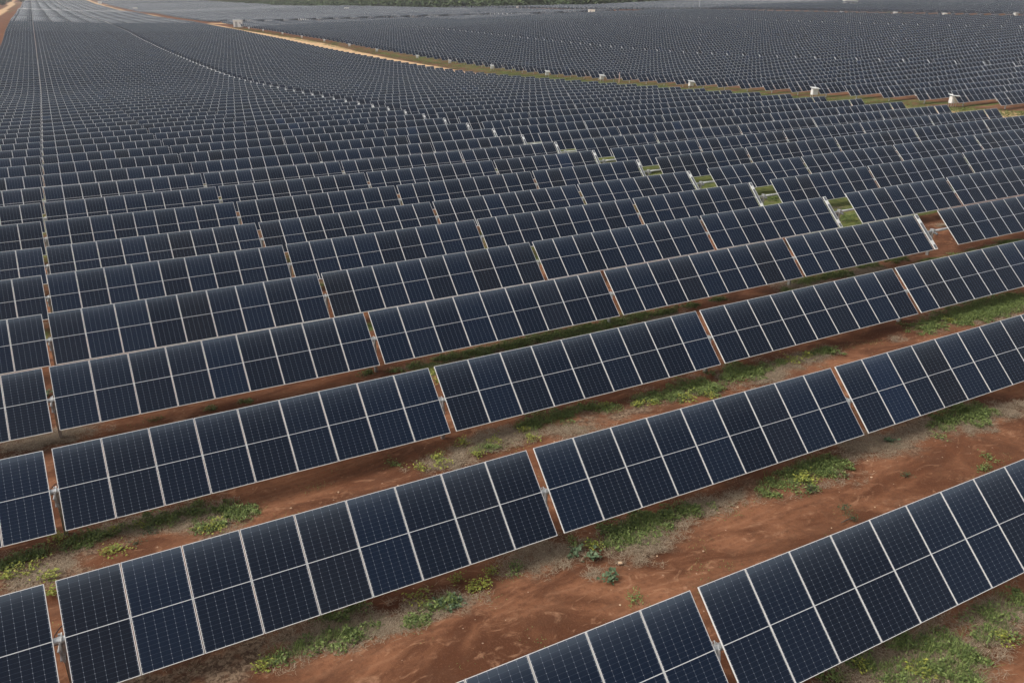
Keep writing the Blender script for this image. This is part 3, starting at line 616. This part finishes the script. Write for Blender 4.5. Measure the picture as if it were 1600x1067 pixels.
# ------------------------------------------------------------------ transformer cabins
def cabin(px,py,wd,ht,lb,style=0,rot=-28):
    p=unproj(px,py); z=gz(p.x,p.y); root=empty('transformer_cabin',(p.x,p.y,z)); root.rotation_euler.z=math.radians(rot)
    dp=wd*.45
    s=B(); s.box((0,0,ht*.47+.1),(wd,dp,ht*.9)); mk('wall',s.me('wall',[M_WHITE]),root)
    s=B(); s.box((0,0,ht*.95+.1),(wd*1.05,dp*1.12,ht*.08)); mk('roof',s.me('roof',[M_WHITE]),root)
    s=B(); s.box((-wd*.18,-dp/2-.02,ht*.42),(wd*.26,.04,ht*.72)); mk('door',s.me('door',[M_DOOR]),root)
    s=B(); s.box((wd*.24,-dp/2-.02,ht*.6),(wd*.2,.04,ht*.25))
    for k in range(4): s.box((wd*.24,-dp/2-.05,ht*(.5+.06*k)),(wd*.2,.03,ht*.02),1)
    mk('vent',s.me('vent',[M_DOOR,M_WHITE2]),root)
    if style==1:
        s=B(); s.box((wd*.78,0,ht*.25+.1),(wd*.5,dp*.9,ht*.5)); mk('annex',s.me('annex',[M_WHITE]),root)
    tag(root,lb,'cabin','white transformer cabins'); return root
cabin(373,43.5,5.6,4.4,'white cabin on the sandy road, biggest white block in the upper left',0,-25)
cabin(212,17.2,5.2,4.0,'small white cabin on the road farther up, left of the larger road cabin')
cabin(156.5,6.8,6.0,4.0,'tiny white cabin at the top left where the road ends')
cabin(390,7,5.5,3.6,'tiny white cabin near the top edge, between the road and the forest')
cabin(542,17.5,4.8,3.2,'white cabin among far grey rows below the left end of the forest')
cabin(811,14.5,4.4,2.0,'low white cabin below the middle of the forest edge')
cabin(924,23.4,4.2,2.9,'white cabin with a lower annex beside the far diagonal track',1)
cabin(1139,10,3.4,2.0,'low white cabin near the top edge right of the forest')
cabin(918,5.5,3.2,2.0,'tiny white cabin touching the forest edge at the top')
cabin(1356,4.5,2.4,1.6,'tiny white cabin near the top edge, right of the open-fronted shelter')
cabin(1555,2.5,4.0,2.2,'tiny white cabin at the very top right edge')
# carport-like cabin
p=unproj(1327,11.5); root=empty('equipment_shelter',(p.x,p.y,gz(p.x,p.y))); root.rotation_euler.z=math.radians(-30)
s=B(); s.box((0,0,3.2),(7.6,3.6,.35)); mk('roof',s.me('roof',[M_WHITE]),root)
for sx,ww in((-2.3,1.8),(.3,1.4),(2.6,1.6)):
    s=B(); s.box((sx,0,1.15),(ww,2.2,2.1)); mk('cabinet',s.me('cabinet',[M_WHITE]),root)
for sx in(-3.5,3.5):
    for sy in(-1.5,1.5):
        s=B(); s.box((sx,sy,1.5),(.14,.14,3.1)); mk('post',s.me('post',[M_GALV]),root)
tag(root,'white shelter with a wide flat roof over cabinets near the top right edge','shelter')
# marker stake at the verge, stick by row 0, pale pebble
p=unproj(967,131); s=B(); s.box((0,0,1.1),(.10,.10,2.4)).box((0,0,2.32),(.14,.14,.08)); o=mk('marker_stake',s.me('marker_stake',[simple('stake_paint',(.62,.42,.33),.7,noise=.15)]),loc=(p.x,p.y,gz(p.x,p.y)))
tag(o,'thin pale pinkish stake standing at the verge beside a white cabinet','stake')
p=unproj(1325,814); s=B(); s.tube([(-.26,0,.02),(-.05,.015,.03),(.12,-.01,.035),(.27,.03,.02)],[.016,.02,.017,.010],6); o=mk('stick',s.me('stick',[M_BARK],True),loc=(p.x,p.y,gz(p.x,p.y)))
tag(o,'short dark stick lying on red soil above the nearest row','stick')
p=unproj(969,881); o=mk('stone',RK[1],loc=(p.x,p.y,gz(p.x,p.y)+.02)); tag(o,'single pale yellowish stone on the soil between the nearest two rows','stone')
# tall thin mast far away
p=unproj(1092,17); s=B(); s.tube([(0,0,0),(0,0,9)],[.14,.07],6); o=mk('lamp_mast',s.me('lamp_mast',[M_GALV]),loc=(p.x,p.y,gz(p.x,p.y))); tag(o,'thin pale mast rising among far rows near the top edge','mast')
# fence along the left track
# ------------------------------------------------------------------ trees
import bmesh
def crown_geo(q,R,H,n_):
    k=max(4,int(n_/26)); c=q.normal(0,1,(k,3)); c/=np.linalg.norm(c,axis=1)[:,None]; c*=q.uniform(.35,1.,(k,1))**.5
    c=c*np.array([R*.75,R*.75,H*.40])+np.array([0,0,H*.58]); id_=q.integers(0,k,n_)
    return c[id_]+q.normal(0,1,(n_,3))*np.array([R*.20,R*.20,H*.11])
def tree_thing(px,py,H,R,lb,seed):
    q=np.random.default_rng(seed); p=unproj(px,py); root=empty('tree',(p.x,p.y,gz(p.x,p.y)))
    V,F=leaves(crown_geo(q,R,H,1500),R*.22,(-.6,1.0),.7,n=q); mk('crown',npmesh('crown',V,F,[M_TREE]),root)
    s=B(); s.tube([(0,0,-.2),(.1,0,H*.3),(.05,.1,H*.55)],[R*.10,R*.07,R*.04],7)
    for a in(0.4,2.4,4.4): s.tube([(.08,.02,H*.28),(math.cos(a)*R*.5,math.sin(a)*R*.5,H*.6)],[R*.05,R*.02],5)
    mk('trunk',s.me('trunk',[M_BARK],True),root); tag(root,lb,'tree','trees at the edge of the solar field')
tree_thing(638,9,11,6.5,'dark bushy tree at the forest edge, left of the middle of the top edge',1)
tree_thing(690,9,8,6,'rounded dark green tree at the forest edge, right of the bushier one',2)
tree_thing(522,5,8,6,'lone dark tree at the left end of the forest edge',3)
tree_thing(756,9,9,6,'green tree in a row of forest edge trees above the pale far fields',4)
tree_thing(4,9,9,5.5,'dark green tree in the top left corner beside the sandy track',5)
tree_thing(34,4,9,6,'dark tree at the top left, right of the bend of the sandy track',6)
tree_thing(850,4.5,8,6,'low green tree at the forest edge near the middle of the top edge',8)
# forest mass
P=[];
for i in range(2400):
    x0_=random.uniform(288,558); r0_=np.interp(x0_,FORX,FORR)+1.5+abs(random.gauss(0,1))*50; x_=x0_+SH*r0_+random.uniform(-4,4); y_=r0_*PR
    P.append((x_,y_,random.uniform(3,7.5),random.uniform(2.5,5.5)))
for i in range(260):
    r0_=random.uniform(225,420); x_=random.uniform(-140,-34); P.append((x_+SH*r0_,r0_*PR,random.uniform(4,9),random.uniform(3,6)))
for i in range(500):
    r0_=random.uniform(338,450); x_=random.uniform(-20,330); P.append((x_+SH*r0_,r0_*PR,random.uniform(3,6),random.uniform(3,5)))
Vs=[];Fs=[];n0=0
zz=ground_z(np.array([p[0] for p in P]),np.array([p[1] for p in P]))
for p,zg in zip(P,zz):
    V,F=leaves(crown_geo(rng,p[3],p[2],75)+np.array([p[0],p[1],zg-.4]),p[3]*.62,(-.6,.9),.85); Vs.append(V);Fs.append(F+n0);n0+=len(V)
o=mk('forest',npmesh('forest',np.concatenate(Vs),np.concatenate(Fs),[M_TREE])); o['kind']='stuff'; tag(o,'low green forest along the top edge of the photo beyond the last rows','forest')
# ------------------------------------------------------------------ air
HAZE=0.00014
s=B(); s.box((400,1000,-31.5),(9000,8000,97)); 
hm=bpy.data.materials.new('haze'); hm.use_nodes=True; t=hm.node_tree
for n_ in list(t.nodes):
    if n_.type!='OUTPUT_MATERIAL': t.nodes.remove(n_)
pv=t.nodes.new('ShaderNodeVolumePrincipled'); pv.inputs['Color'].default_value=(.93,.94,.95,1); pv.inputs['Density'].default_value=HAZE; pv.inputs['Anisotropy'].default_value=.2
t.links.new(pv.outputs[0],[n_ for n_ in t.nodes if n_.type=='OUTPUT_MATERIAL'][0].inputs['Volume'])
if HAZE>0:
    o=mk('haze',s.me('haze',[hm])); o['kind']='stuff'
